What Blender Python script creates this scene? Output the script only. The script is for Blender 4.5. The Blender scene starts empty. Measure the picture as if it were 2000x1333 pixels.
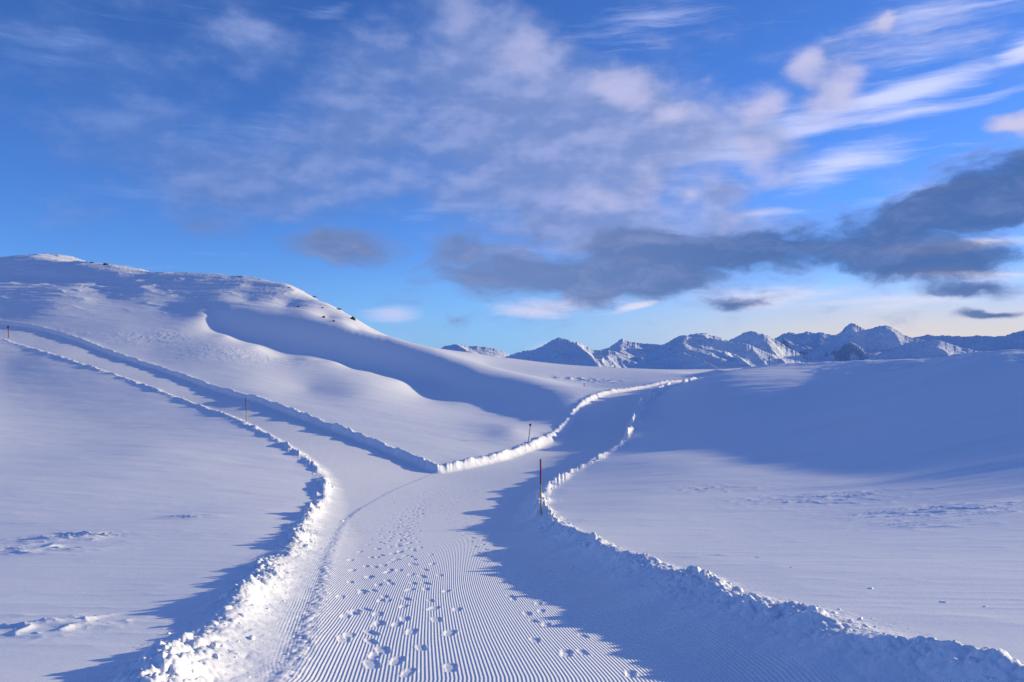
import bpy, math, random
import numpy as np

# ------------------------------------------------------------------ camera, sun, sky, exposure
scene = bpy.context.scene
R = math.radians
FPX = 1500.0          # focal length in pixels of the 2000 px wide photograph
HORY = 700.0          # row of eye level
SUN_AZ, SUN_EL = 66.0, 10.0
SUN_STRENGTH = 4.5
SKY_STRENGTH = 0.091
EXPOSURE = 0.36

cam_d = bpy.data.cameras.new("camera")
cam = bpy.data.objects.new("camera", cam_d)
scene.collection.objects.link(cam)
cam.location = (0, 0, 0)
cam.rotation_euler = (R(90), 0, 0)
cam_d.sensor_width = 36.0
cam_d.lens = 36.0 * FPX / 2000.0
cam_d.shift_y = (HORY - 666.5) / 2000.0
cam_d.clip_start = 0.1
cam_d.clip_end = 80000
scene.camera = cam

sun_d = bpy.data.lights.new("sun", 'SUN')
sun_d.energy = SUN_STRENGTH
sun_d.angle = R(0.9)
sun_d.color = (1.0, 0.79, 0.46)
sun = bpy.data.objects.new("sun", sun_d)
scene.collection.objects.link(sun)
sun.rotation_euler = (R(90 - SUN_EL), 0, R(180 - SUN_AZ))
scene.view_settings.view_transform = 'Standard'
scene.view_settings.look = 'None'
scene.view_settings.gamma = 1.0
scene.view_settings.exposure = EXPOSURE
scene.view_settings.use_curve_mapping = False


class NT:
    """small helper for writing node trees"""
    def __init__(self, tree):
        self.t = tree
        self.n = tree.nodes
        self.l = tree.links

    def new(self, typ, **kw):
        nd = self.n.new(typ)
        for k, v in kw.items():
            setattr(nd, k, v)
        return nd

    def put(self, sock, v):
        if isinstance(v, bpy.types.NodeSocket):
            self.l.new(v, sock)
        else:
            sock.default_value = v

    def math(self, op, a, b=None, c=None, clamp=False):
        nd = self.new('ShaderNodeMath', operation=op, use_clamp=clamp)
        self.put(nd.inputs[0], a)
        if b is not None:
            self.put(nd.inputs[1], b)
        if c is not None:
            self.put(nd.inputs[2], c)
        return nd.outputs[0]

    def vmath(self, op, a, b=None, scale=None):
        nd = self.new('ShaderNodeVectorMath', operation=op)
        self.put(nd.inputs[0], a)
        if b is not None:
            self.put(nd.inputs[1], b)
        if scale is not None:
            self.put(nd.inputs['Scale'], scale)
        return nd.outputs[0]

    def mix(self, fac, a, b):
        nd = self.new('ShaderNodeMix', data_type='RGBA')
        self.put(nd.inputs[0], fac)
        self.put(nd.inputs[6], a if isinstance(a, bpy.types.NodeSocket) else (*a, 1))
        self.put(nd.inputs[7], b if isinstance(b, bpy.types.NodeSocket) else (*b, 1))
        return nd.outputs[2]

    def step(self, x, lo, hi, out0=0.0, out1=1.0):
        nd = self.new('ShaderNodeMapRange', interpolation_type='SMOOTHSTEP')
        self.put(nd.inputs[0], x)
        nd.inputs[1].default_value = lo
        nd.inputs[2].default_value = hi
        nd.inputs[3].default_value = out0
        nd.inputs[4].default_value = out1
        return nd.outputs[0]

    def noise(self, vec, scale, detail=4, rough=0.5, dist=0.0, color=False):
        nd = self.new('ShaderNodeTexNoise')
        if vec is not None:
            self.l.new(vec, nd.inputs['Vector'])
        nd.inputs['Scale'].default_value = scale
        nd.inputs['Detail'].default_value = detail
        nd.inputs['Roughness'].default_value = rough
        nd.inputs['Distortion'].default_value = dist
        return nd.outputs['Color' if color else 'Fac']

    def mapping(self, vec, loc=(0, 0, 0), rot=(0, 0, 0), scale=(1, 1, 1), typ='POINT'):
        nd = self.new('ShaderNodeMapping', vector_type=typ)
        self.l.new(vec, nd.inputs[0])
        nd.inputs['Location'].default_value = loc
        nd.inputs['Rotation'].default_value = rot
        nd.inputs['Scale'].default_value = scale
        return nd.outputs[0]


def azel(px, py):
    u = (px - 1000) / FPX
    v = (HORY - py) / FPX
    return math.atan(u), math.atan(v / math.hypot(1, u))


def build_world():
    w = bpy.data.worlds.new("World")
    scene.world = w
    w.use_nodes = True
    w.node_tree.nodes.clear()
    T = NT(w.node_tree)
    sky = T.new('ShaderNodeTexSky', sky_type='NISHITA', sun_disc=False)
    sky.sun_elevation = R(SUN_EL)
    sky.sun_rotation = R(SUN_AZ)
    sky.altitude = 2300
    sky.air_density = 1.0
    sky.dust_density = 0.6
    sky.ozone_density = 3.0
    tc = T.new('ShaderNodeTexCoord')
    sep = T.new('ShaderNodeSeparateXYZ')
    T.l.new(tc.outputs['Generated'], sep.inputs[0])
    az = T.math('ARCTAN2', sep.outputs[0], sep.outputs[1])
    el = T.math('ARCSINE', sep.outputs[2])
    comb = T.new('ShaderNodeCombineXYZ')
    T.l.new(az, comb.inputs[0])
    T.l.new(el, comb.inputs[1])
    P = comb.outputs[0]
    # turbulence that frays the cloud edges
    Ps = T.mapping(P, scale=(1.0, 1.9, 1.0))

    def warped(scale, amp, detail, seed):
        c = T.noise(T.mapping(Ps, loc=(seed, seed * .7, 0)), scale, detail, .5, color=True)
        d = T.vmath('SUBTRACT', c, (.5, .5, .5))
        d = T.vmath('MULTIPLY', d, (amp, amp * .55, 0))
        return T.vmath('ADD', P, d)
    Pw = warped(9.0, .10, 5, 3.1)
    Pc = warped(6.0, .05, 3, 8.4)

    def strokes(vec, lst):
        acc = None
        for (x0, y0, x1, y1, hw, wt) in lst:
            a0, e0 = azel(x0, y0)
            a1, e1 = azel(x1, y1)
            _, eu = azel((x0 + x1) / 2, (y0 + y1) / 2 - hw)
            _, ed = azel((x0 + x1) / 2, (y0 + y1) / 2 + hw)
            half = math.hypot(a1 - a0, e1 - e0) / 2
            b = (eu - ed) / 2
            m = T.mapping(vec, loc=((a0 + a1) / 2, (e0 + e1) / 2, 0),
                          rot=(0, 0, math.atan2(e1 - e0, a1 - a0)),
                          scale=(half + b * .8, b * 1.5, 1), typ='TEXTURE')
            g = T.new('ShaderNodeTexGradient', gradient_type='SPHERICAL')
            T.l.new(m, g.inputs[0])
            acc = T.math('MULTIPLY_ADD', g.outputs[1], wt, acc if acc is not None else 0.0)
        return acc

    dark = [(1460, 495, 2080, 425, 62, 1.9), (1700, 410, 2120, 370, 48, 1.6), (1950, 340, 2120, 310, 45, 1.4), (1130, 500, 1500, 485, 48, 1.7),
            (780, 525, 1340, 560, 46, 2.1), (1050, 545, 1280, 565, 34, 1.2), (1240, 560, 1450, 560, 26, .9), (1380, 505, 1600, 475, 48, 1.5), (1230, 530, 1420, 520, 34, 1.2), (540, 466, 775, 486, 36, 2.1),
            (1670, 550, 2080, 508, 32, 1.8), (1780, 573, 2080, 560, 11, 1.5), (1315, 601, 1535, 584, 13, 1.5), (1850, 608, 2090, 603, 12, 1.9),
            (340, 440, 480, 442, 30, 1.1), (830, 484, 985, 474, 28, 1.3), (1000, 470, 1090, 450, 30, 1.1),
            (1100, 480, 1320, 468, 32, 1.2), (1000, 690, 1200, 668, 11, .9), (850, 626, 930, 622, 8, .5),
            (1500, 335, 2040, 300, 18, .35), (680, 520, 800, 530, 14, .5)]
    mid = [(650, 120, 1130, 150, 110, .85), (760, 280, 1280, 320, 160, 1.75), (930, 60, 1110, 130, 70, 1.0),
           (1150, 165, 1290, 185, 42, 1.3), (1240, 210, 1440, 310, 110, 1.25), (1560, 130, 1690, 205, 52, 1.15),
           (400, 40, 560, 85, 62, .9), (420, 320, 760, 310, 90, 1.4), (250, 360, 560, 385, 66, 1.2),
           (1020, 375, 1300, 400, 80, 1.7), (840, 0, 980, 50, 80, 1.0), (1330, 380, 1480, 375, 36, 1.0),
           (1690, 50, 1760, 52, 26, 1.0), (1890, 262, 2060, 238, 24, 1.7), (1000, 440, 1180, 440, 36, .8),
           (1250, 440, 1600, 425, 34, .9), (560, 130, 760, 230, 110, .75), (0, 110, 420, 230, 130, .6), (1300, 460, 1450, 440, 34, .8),
           (100, 280, 420, 300, 90, .45), (900, 200, 1250, 230, 90, .8), (1480, 210, 1560, 330, 60, .8)]
    cir = [(1180, 345, 1620, 222, 46, 1.15), (1480, 262, 2090, 78, 22, 1.7), (1500, 272, 2090, 150, 13, 1.3),
           (1490, 368, 1820, 262, 30, 1.15), (760, 432, 1040, 372, 16, 1.1), (0, 105, 260, 92, 32, .6),
           (1060, 75, 1480, 10, 34, .75), (1600, 120, 2050, -20, 80, .8), (1380, 418, 1600, 402, 10, 1.3),
           (1100, 470, 1480, 440, 20, 1.2), (560, 40, 760, 5, 16, .7), (900, 500, 1100, 480, 18, .9), (1330, 200, 1640, 330, 70, .45),
           (1640, 400, 2050, 320, 16, .9), (250, 270, 700, 250, 30, .5), (60, 380, 700, 330, 26, .45), (1950, 110, 2090, 60, 26, 1.2)]
    puff = [(960, 105, 1110, 112, 44, 1.6), (1160, 168, 1260, 172, 34, 1.7), (1250, 225, 1370, 205, 34, 1.2), (1470, 205, 1530, 198, 34, 1.4),
            (1550, 140, 1590, 130, 26, 1.3), (1590, 175, 1690, 165, 44, 1.6), (1705, 52, 1755, 45, 20, 1.6), (1220, 330, 1300, 370, 40, 1.1), (1320, 370, 1380, 385, 22, 1.4),
            (1050, 400, 1290, 395, 28, .9), (1430, 300, 1520, 330, 34, 1.0), (1900, 262, 2040, 235, 20, 1.9), (430, 50, 540, 65, 34, .9),
            (860, 20, 960, 25, 40, .9), (700, 190, 760, 170, 30, .5), (790, 510, 990, 525, 16, .6), (1340, 160, 1400, 165, 20, .7)]
    low = [(690, 617, 835, 606, 18, 1.35), (915, 608, 1150, 598, 17, 1.2), (1180, 612, 1290, 588, 7, 1.3),
           (1600, 500, 2090, 470, 13, 1.7), (1250, 590, 1700, 575, 22, .95), (1640, 540, 2090, 535, 16, 1.1), (1000, 580, 1300, 590, 14, .8),
           (1000, 690, 1130, 672, 14, .9), (1560, 600, 2090, 585, 16, .7), (1150, 520, 1330, 515, 14, .9), (1030, 540, 1110, 535, 8, .9)]
    def cnoise(vec, rot, loc, scl, fr, det, ro):
        return T.math('SUBTRACT', T.noise(T.mapping(vec, rot=(0, 0, R(rot)), loc=loc, scale=scl), fr, det, ro), .5)
    n1 = cnoise(Ps, -8, (0, 0, 0), (1.0, 1.0, 1), 9.0, 6, .58)
    n1b = cnoise(Ps, -8, (-.004, .030, 0), (1.0, 1.0, 1), 9.0, 3, .58)
    n2 = cnoise(Pc, -17, (0, 0, 0), (1.1, 12.0, 1), 5.0, 6, .66)
    n3 = cnoise(Pw, -6, (4, 2, 0), (1.0, 2.2, 1), 11.0, 7, .62)
    n3b = cnoise(Pw, -6, (4.0, 2.035, 0), (1.0, 2.2, 1), 11.0, 4, .62)
    # broad cloud cover all round, away from the part the strokes describe
    behind = T.step(T.math('ABSOLUTE', az), .68, 1.1)
    over = T.step(el, .50, .9)
    cover = T.math('MULTIPLY', T.math('MAXIMUM', behind, over), COVER)
    sD = T.math('ADD', strokes(Pw, dark), T.math('MULTIPLY', n3, 3.0))
    sM = T.math('ADD', T.math('ADD', strokes(Pw, mid), T.math('MULTIPLY', n1, 2.3)), cover)
    sC = T.math('ADD', strokes(Pc, cir), T.math('MULTIPLY', n2, 2.2))
    sL = T.math('ADD', strokes(Pc, low), T.math('MULTIPLY', n2, 1.6))
    sP = T.math('ADD', strokes(Pw, puff), T.math('MULTIPLY', n1, 1.7))
    dP = T.step(sP, .10, 1.4, 0, .66)
    dD = T.step(sD, .05, 1.45)
    dM = T.step(sM, -.05, 1.4, 0, .88)
    dC = T.step(sC, .12, 1.5, 0, .80)
    dL = T.step(sL, .15, 1.2, 0, .85)
    # clear sky: Nishita pushed towards the photograph's deep blue
    hs = T.new('ShaderNodeHueSaturation')
    hs.inputs['Saturation'].default_value = 1.0
    T.l.new(sky.outputs[0], hs.inputs['Color'])
    col = T.vmath('MULTIPLY', hs.outputs[0], (SKY_TINT[0], SKY_TINT[1], SKY_TINT[2]))
    # paler, then warm towards the horizon on the sun's side
    gl2 = T.math('MULTIPLY', T.step(el, -.01, .16, .85, 0), T.step(az, -.45, .1))
    col = T.mix(gl2, col, (2.2, 4.4, 7.7))
    gl = T.math('MULTIPLY', T.step(el, .015, .12, 1, 0), T.step(az, -.05, .50))
    col = T.mix(T.math('MULTIPLY', gl, .85), col, (6.9, 6.0, 5.5))
    # colours of the cloud layers (units of the sky texture, scaled by SKY_STRENGTH)
    toward = T.step(az, -.5, .6)
    cirrus_c = T.mix(toward, (2.6, 3.9, 7.6), (6.6, 6.9, 9.6))
    mid_dk = T.mix(toward, (1.0, 1.95, 4.9), (2.4, 3.05, 5.5))
    mid_lt = T.mix(toward, (1.8, 2.75, 5.9), (4.1, 4.4, 6.8))
    lit1 = T.math('SUBTRACT', n1, n1b)
    lit3 = T.math('SUBTRACT', n3, n3b)
    mid_c = T.mix(T.step(lit1, -.12, .20), mid_dk, mid_lt)
    thin = T.mix(toward, (1.2, 2.1, 4.9), (2.6, 3.0, 5.3))
    sunw = T.step(az, -.02, .42)
    thick = T.mix(T.step(lit3, -.10, .32), T.mix(sunw, (1.3, 2.0, 4.15), (.60, 1.25, 3.25)), T.mix(sunw, (2.1, 2.65, 4.9), (1.25, 1.9, 4.1)))
    dark_c = T.mix(T.step(sD, .25, 1.15), thin, thick)
    low_c = T.mix(toward, (3.6, 4.6, 8.0), (8.2, 7.3, 7.6))
    col = T.mix(dC, col, cirrus_c)
    col = T.mix(dM, col, mid_c)
    puff_c = T.mix(toward, (2.9, 3.6, 6.6), (6.1, 5.7, 7.6))
    col = T.mix(dP, col, puff_c)
    col = T.mix(dL, col, low_c)
    col = T.mix(T.math('MULTIPLY', dD, .94), col, dark_c)
    bg = T.new('ShaderNodeBackground')
    T.l.new(col, bg.inputs[0])
    bg.inputs[1].default_value = SKY_STRENGTH
    out = T.new('ShaderNodeOutputWorld')
    T.l.new(bg.outputs[0], out.inputs[0])


COVER = .38
SKY_TINT = (.74, 1.09, 1.80)
build_world()

# ------------------------------------------------------------------ numeric helpers
rng = np.random.default_rng(7)
random.seed(7)


def _hash(ix, iy, seed):
    h = (ix.astype(np.int64) * 374761393 + iy.astype(np.int64) * 668265263 + seed * 1442695041) & 0xffffffff
    h = ((h ^ (h >> 13)) * 1274126177) & 0xffffffff
    h = h ^ (h >> 16)
    return (h & 0xffffff).astype(np.float32) / 16777215.0


def vnoise(x, y, seed=0):
    ix = np.floor(x)
    iy = np.floor(y)
    fx = (x - ix).astype(np.float32)
    fy = (y - iy).astype(np.float32)
    ix = ix.astype(np.int64)
    iy = iy.astype(np.int64)
    ux = fx * fx * fx * (fx * (fx * 6 - 15) + 10)
    uy = fy * fy * fy * (fy * (fy * 6 - 15) + 10)
    a = _hash(ix, iy, seed)
    b = _hash(ix + 1, iy, seed)
    c = _hash(ix, iy + 1, seed)
    d = _hash(ix + 1, iy + 1, seed)
    return (a + (b - a) * ux) * (1 - uy) + (c + (d - c) * ux) * uy - .5


def fbm(x, y, octv=4, gain=.5, seed=0):
    s = 0
    amp = 1
    for o in range(octv):
        s = s + amp * vnoise(x, y, seed + o * 17)
        x, y = x * 1.63 + y * 1.21 + 5.3, y * 1.63 - x * 1.21 + 9.1
        amp *= gain
    return s


def ridged(x, y, octv=5, gain=.5, seed=0):
    s = 0
    amp = 1
    w = 1
    for o in range(octv):
        n = 1 - np.abs(vnoise(x, y, seed + o * 13) * 2.6)
        n = np.clip(n, 0, 1) ** 2
        s = s + amp * n * w
        w = np.clip(n * 1.6, 0, 1)
        x, y = x * 1.7 + y * 1.05 + 3.1, y * 1.7 - x * 1.05 + 7.7
        amp *= gain
    return s


def sst(x, a, b):
    t = np.clip((x - a) / (b - a), 0, 1)
    return t * t * (3 - 2 * t)


def P3(px, py, D):
    return ((px - 1000) / FPX * D, D, -(py - HORY) / FPX * D)


def catmull(pts, step=.4):
    p = np.array(pts, float)
    p = np.vstack([2 * p[0] - p[1], p, 2 * p[-1] - p[-2]])
    out = []
    for i in range(1, len(p) - 2):
        n = max(2, int(np.linalg.norm(p[i + 1][:2] - p[i][:2]) / step))
        t = np.linspace(0, 1, n, endpoint=False)[:, None]
        a, b, c, d = p[i - 1], p[i], p[i + 1], p[i + 2]
        out.append(.5 * ((2 * b) + (c - a) * t + (2 * a - 5 * b + 4 * c - d) * t ** 2 + (3 * b - a - 3 * c + d) * t ** 3))
    out.append(p[-2][None])
    return np.vstack(out)


# ------------------------------------------------------------------ lines that shape the ground
# (photo column, row, distance in metres) -> world; crest of the snow bank along each trail edge
E1 = [P3(*t) for t in [(375, 1333, 3.9), (420, 1262, 4.75), (480, 1180, 6.3), (540, 1110, 8.9), (590, 1050, 12.7),
                       (618, 1000, 20), (637, 950, 30), (622, 912, 37), (565, 870, 46), (480, 825, 58), (400, 795, 66.5),
                       (300, 757, 76), (200, 722, 86), (100, 690, 96), (0, 660, 106), (-120, 632, 117)]]
E1 = [(-1.6, -12, -1.4), (-1.62, -4, -1.4), (-1.63, 1, -1.42)] + E1
E3 = [P3(*t) for t in [(2000, 1333, 3.5), (1800, 1262, 4.2), (1600, 1197, 5.1), (1420, 1150, 6.3), (1300, 1113, 7.6), (1200, 1075, 9.8),
                       (1100, 1035, 13.6), (1048, 990, 22), (1062, 950, 31), (1110, 920, 38.5), (1180, 885, 48),
                       (1225, 850, 60.5), (1242, 810, 71), (1268, 778, 81), (1330, 750, 95), (1400, 734, 115), (1500, 722, 135)]]
E3 = [(2.7, -12, -1.3), (2.6, -4, -1.3), (2.5, 1, -1.3)] + E3
E2m = [P3(*t) for t in [(855, 910, 43), (930, 896, 47), (1000, 880, 53), (1060, 858, 60), (1100, 830, 67.5), (1125, 800, 74),
                        (1150, 778, 82), (1200, 761, 93), (1300, 744, 112), (1390, 733, 135)]]
E2b = [P3(*t) for t in [(855, 910, 43), (780, 880, 47.5), (650, 830, 57), (500, 775, 70), (400, 748, 80), (300, 713, 91),
                        (200, 680, 102), (100, 645, 113), (0, 627, 120), (-120, 610, 130)]]
cE1, cE3, cE2m, cE2b = (catmull(e) for e in (E1, E3, E2m, E2b))

# ------------------------------------------------------------------ smooth base surface (thin plate spline)
CP = []   # x, y, z of the trail-level base surface


def add(px, py, D, dz=0.0):
    x, y, z = P3(px, py, D)
    CP.append((x, y, z + dz))


RAISE1, RAISE2, RAISE3 = .12, .30, .30
for e, rz, dz in ((E1, 1, .22), (E3, 1, .40), (E2m[1:], 1, .40), (E2b, 1, .42)):
    for x, y, z in e:
        CP.append((x, y, z - dz))
for (x, y, z) in [(0, 0, -1.68), (0, 4.6, -1.94), (0, 2, -1.76), (0, -12, -1.6), (-8, -10, -1.6), (12, -10, -.9), (-14, 2, -2.4), (-30, 10, -3.4),
                  (-40, -30, -3.5), (40, -30, 1.5)]:
    CP.append((x, y, z))
F1, F2, F3 = -RAISE1, -RAISE2, -RAISE3
for t in [(0, 1333, 4.2, F1), (200, 1150, 8.3, F1), (0, 1100, 10.5, F1), (0, 1000, 20, F1), (300, 1000, 20, F1), (500, 1000, 20, F1), (0, 900, 35, F1), (300, 880, 40, F1),
          (0, 800, 64, F1), (200, 790, 68, F1), (0, 720, 88, F1), (480, 900, 38, F1),
          # slope between the branch and the bank
          (150, 555, 163, F2), (250, 572, 150, F2), (0, 555, 168, F2), (350, 600, 136, F2), (440, 655, 119, F2), (500, 675, 115, F2), (600, 699, 112, F2), (653, 706, 112, F2), (720, 726, 109, F2), (776, 743, 105, F2), (819, 771, 99, F2),
          (900, 784, 91, F2), (988, 810, 78, F2), (1023, 817, 74, F2),
          (700, 820, 62, F2), (850, 870, 52, F2), (700, 770, 80, F2), (950, 850, 60, F2), (500, 730, 90, F2), (300, 682, 104, F2),
          (100, 600, 130, F2), (0, 600, 133, F2), (250, 605, 132, F2), (230, 650, 113, F2), (850, 815, 70, F2), (1000, 840, 62, F2), (600, 760, 86, F2),
          # right field
          (2000, 1200, 5.6, F3), (1700, 1100, 8.6, F3), (2000, 1060, 10.2, F3), (2000, 1000, 14.2, F3), (1500, 1020, 16.5, F3), (2000, 948, 19.5, F3), (1700, 925, 28, F3), (1500, 910, 34.5, F3), (1360, 897, 38.5, F3),
          (1250, 893, 43, F3), (1250, 980, 23, F3), (1150, 960, 29, F3), (1350, 1060, 12, F3),
          # right ridge
          (1300, 830, 63.5, F3), (1360, 748, 81, F3), (1400, 790, 68, F3), (1400, 850, 54, F3), (1600, 722, 84, F3), (1600, 790, 60, F3), (1600, 860, 43, F3),
          (1800, 708, 72, F3), (1800, 800, 44, F3), (1800, 890, 30.5, F3), (2000, 700, 58, F3), (2000, 800, 36, F3), (2000, 893, 24, F3),
          (1411, 729, 87, F3), (1460, 724, 86, F3),
          (1600, 709, 102, F3), (1500, 714, 116, F3), (1400, 722, 140, F3), (1680, 704, 90, F3), (1766, 700, 79, F3), (1860, 695, 70, F3), (1967, 692, 60, F3)]:
    add(*t)
for x, y, z in [(32, 38, -1.0), (32, 46, -1.3), (33, 54, -1.6), (41, 56, .35), (41, 50.5, .42), (41, 42.5, .5), (41, 34, 1.45), (42, 26, 1.7), (42, 16, 1.8), (43, 4, 1.8), (60, 30, .9), (75, 30, .2), (55, 62, -.8), (75, 60, -3), (75, 90, -5), (60, 120, -5), (70, 0, 1.5),
                (28, 24, -1.2), (28, 12, -.6), (20, 4, -.8), (50, 160, -9), (90, 140, -16)]:
    CP.append((x, y, z))
# skyline and the land that leads up to it
for t in [(0, 507, 218), (150, 514, 198), (330, 536, 180), (400, 542, 171), (480, 545, 170), (560, 562, 158), (640, 598, 146),
          (690, 625, 140), (740, 652, 140), (800, 672, 143), (860, 684, 152), (920, 692, 162), (1000, 703, 180), (1100, 716, 200),
          (1200, 723, 215), (1290, 727, 220), (1380, 727, 200), (-200, 500, 235), (-400, 490, 240), (-200, 560, 160), (-400, 600, 120),
          (1000, 730, 135), (1150, 745, 135), (1250, 735, 150), (560, 600, 142), (480, 590, 143), (400, 572, 151), (700, 647, 129), (640, 624, 134), (740, 660, 130), (800, 676, 130), (850, 689, 131), (900, 704, 131), (1140, 761, 112), (950, 715, 145)]:
    add(*t, 0)
for px_, row_, D_ in [(0, 507, 218), (150, 514, 198), (330, 536, 180), (480, 545, 170), (560, 562, 158), (640, 598, 146), (690, 625, 140), (740, 652, 140), (800, 672, 143), (860, 684, 152),
                     (920, 692, 162), (1000, 703, 180), (1100, 716, 200), (1200, 723, 215), (1290, 727, 220), (-200, 500, 235)]:
    add(px_, row_ + 9, D_ * 1.14)
    add(px_, row_ + 30, D_ * 1.40)
for a in range(-70, 60, 8):
    for Rr, zz in ((360, -16), (480, -60)):
        hh = zz + (14 if a < -22 else 0) * (1 if Rr == 360 else .3)
        CP.append((Rr * math.sin(R(a)), Rr * math.cos(R(a)), hh))
for a in range(70, 290, 30):
    CP.append((200 * math.sin(R(a)), 200 * math.cos(R(a)), -8))

# wind-cut bank below the hill: crest line and its foot
BANKS = [
    # list of (px, py, D, drop, run)
    [(440, 606, 131, 1.2, 4), (480, 620, 128, 2.4, 4), (560, 632, 126, 2.8, 4), (640, 642, 124.5, 3.1, 4), (700, 654, 123.5, 3.2, 4), (760, 668, 122, 3.0, 4),
     (850, 694, 118, 2.1, 4), (900, 712, 114, 1.7, 4), (952, 742, 104, 1.2, 3.5), (1023, 752, 96, 1.0, 3), (1076, 762, 90, .8, 3), (1118, 775, 83, .5, 3)],
    [(-150, 503, 225, 2.6, 5), (0, 513, 207, 2.6, 5), (150, 527, 186, 2.2, 5), (250, 546, 170, 1.5, 5), (320, 562, 156, .4, 4)],
]
for bk in BANKS:
    pts = [P3(*b[:3]) + (b[3], b[4]) for b in bk]
    c = catmull(pts, 1.2)
    d = np.gradient(c[:, :2], axis=0)
    d /= np.linalg.norm(d, axis=1)[:, None]
    nrm = np.stack([d[:, 1], -d[:, 0]], 1)       # candidate: towards the camera side
    s = np.sign((nrm * -c[:, :2]).sum(1))[:, None]
    nrm *= s
    for i in range(len(c)):
        x, y, z, dr, run = c[i]
        CP.append((x, y, z - RAISE2))
        CP.append((x + nrm[i, 0] * run, y + nrm[i, 1] * run, z - dr - RAISE2))

CP = np.array(CP)
keep = []
for i in range(len(CP)):
    if all(np.hypot(*(CP[i, :2] - CP[j, :2])) > .25 for j in keep):
        keep.append(i)
CP = CP[keep]


def tps_fit(p, lam):
    n = len(p)
    d2 = ((p[:, None, :2] - p[None, :, :2]) ** 2).sum(2)
    K = np.where(d2 > 0, .5 * d2 * np.log(np.maximum(d2, 1e-12)), 0)
    K += np.eye(n) * lam
    A = np.zeros((n + 3, n + 3))
    A[:n, :n] = K
    A[:n, n] = 1
    A[:n, n + 1:] = p[:, :2]
    A[n, :n] = 1
    A[n + 1:, :n] = p[:, :2].T
    return np.linalg.solve(A, np.concatenate([p[:, 2], [0, 0, 0]]))


# distances are compressed first so that the near ground may bend on a finer scale than the far hills
def warp_xy(x, y):
    r = np.hypot(x, y)
    k = np.log1p(r / 12.0) / np.maximum(r, 1e-6) * 12
    k = np.where(r < 1e-3, 1.0, k)
    return x * k, y * k


wx, wy = warp_xy(CP[:, 0], CP[:, 1])
CPw = np.stack([wx, wy, CP[:, 2]], 1)
W = tps_fit(CPw, .02)


def base_exact(X, Y):
    out = W[-3] + W[-2] * X + W[-1] * Y
    for i in range(len(CPw)):
        d2 = (X - CPw[i, 0]) ** 2 + (Y - CPw[i, 1]) ** 2 + 1e-12
        out += (.5 * W[i]) * d2 * np.log(d2)
    return out


# the spline is tabulated once and read back with cubic interpolation
GS = .075
GN = np.arange(-48, 48.01, GS)
GM = np.arange(-48, 48.01, GS)
GM = GM[GM > -30]
_gx, _gy = np.meshgrid(GN, GM)
GRID = base_exact(_gx.ravel(), _gy.ravel()).reshape(_gx.shape)


def base(x, y):
    x = np.asarray(x, np.float64)
    y = np.asarray(y, np.float64)
    sh = x.shape
    X, Y = warp_xy(x.ravel(), y.ravel())
    fx = np.clip((X - GN[0]) / GS, 1, len(GN) - 2.001)
    fy = np.clip((Y - GM[0]) / GS, 1, len(GM) - 2.001)
    ix = np.minimum(fx.astype(int), len(GN) - 3)
    iy = np.minimum(fy.astype(int), len(GM) - 3)
    u = fx - ix
    v = fy - iy

    def wts(t):
        return (.5 * (-t + 2 * t * t - t ** 3), .5 * (2 - 5 * t * t + 3 * t ** 3), .5 * (t + 4 * t * t - 3 * t ** 3), .5 * (t ** 3 - t * t))
    wu, wv = wts(u), wts(v)
    out = np.zeros(X.shape)
    for b in range(4):
        row = np.zeros(X.shape)
        for a in range(4):
            row += wu[a] * GRID[iy + b - 1, ix + a - 1]
        out += wv[b] * row
    return out.reshape(sh)


def hit_base(px, py):
    """where the view ray through a photo position meets the trail-level surface"""
    D = np.exp(np.linspace(math.log(2.5), math.log(300), 700))
    x = (px - 1000) / FPX * D
    zr = -(py - HORY) / FPX * D
    b = base(x, D)
    k = np.argmax(b > zr)
    k = max(k, 1)
    f0 = zr[k - 1] - b[k - 1]
    f1 = zr[k] - b[k]
    t = f0 / (f0 - f1 + 1e-12)
    Dh = D[k - 1] + (D[k] - D[k - 1]) * t
    return (px - 1000) / FPX * Dh, Dh


def polydist(x, y, line, signed=False):
    """distance from points to a polyline and arc length of the nearest point"""
    best = np.full(x.shape, 1e9, np.float32)
    sgn = np.ones(x.shape, np.float32)
    arc = np.zeros(x.shape, np.float32)
    p = line[:, :2]
    seg = np.diff(p, axis=0)
    L = np.linalg.norm(seg, axis=1)
    S = np.concatenate([[0], np.cumsum(L)])
    for i in range(len(seg)):
        ax, ay = np.float32(p[i, 0]), np.float32(p[i, 1])
        dx, dy = np.float32(seg[i, 0]), np.float32(seg[i, 1])
        l2 = dx * dx + dy * dy + 1e-12
        rx = x - ax
        ry = y - ay
        t = np.clip((rx * dx + ry * dy) / l2, 0, 1)
        ex = rx - t * dx
        ey = ry - t * dy
        d = ex * ex + ey * ey
        m = d < best
        best[m] = d[m]
        arc[m] = (S[i] + t * L[i])[m]
        if signed:
            sgn[m] = np.sign(dx * ry - dy * rx)[m]
    return np.sqrt(best) * (sgn if signed else 1), arc


def inside(x, y, poly):
    r = np.zeros(x.shape, bool)
    n = len(poly)
    for i in range(n):
        x0, y0 = poly[i]
        x1, y1 = poly[(i + 1) % n]
        if y0 == y1:
            continue
        c = ((y0 > y) != (y1 > y)) & (x < (x1 - x0) * (y - y0) / (y1 - y0) + x0)
        r ^= c
    return r


TRAIL = np.vstack([cE3[:, :2], cE2m[::-1, :2], cE2b[1:, :2], cE1[::-1, :2]])
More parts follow.
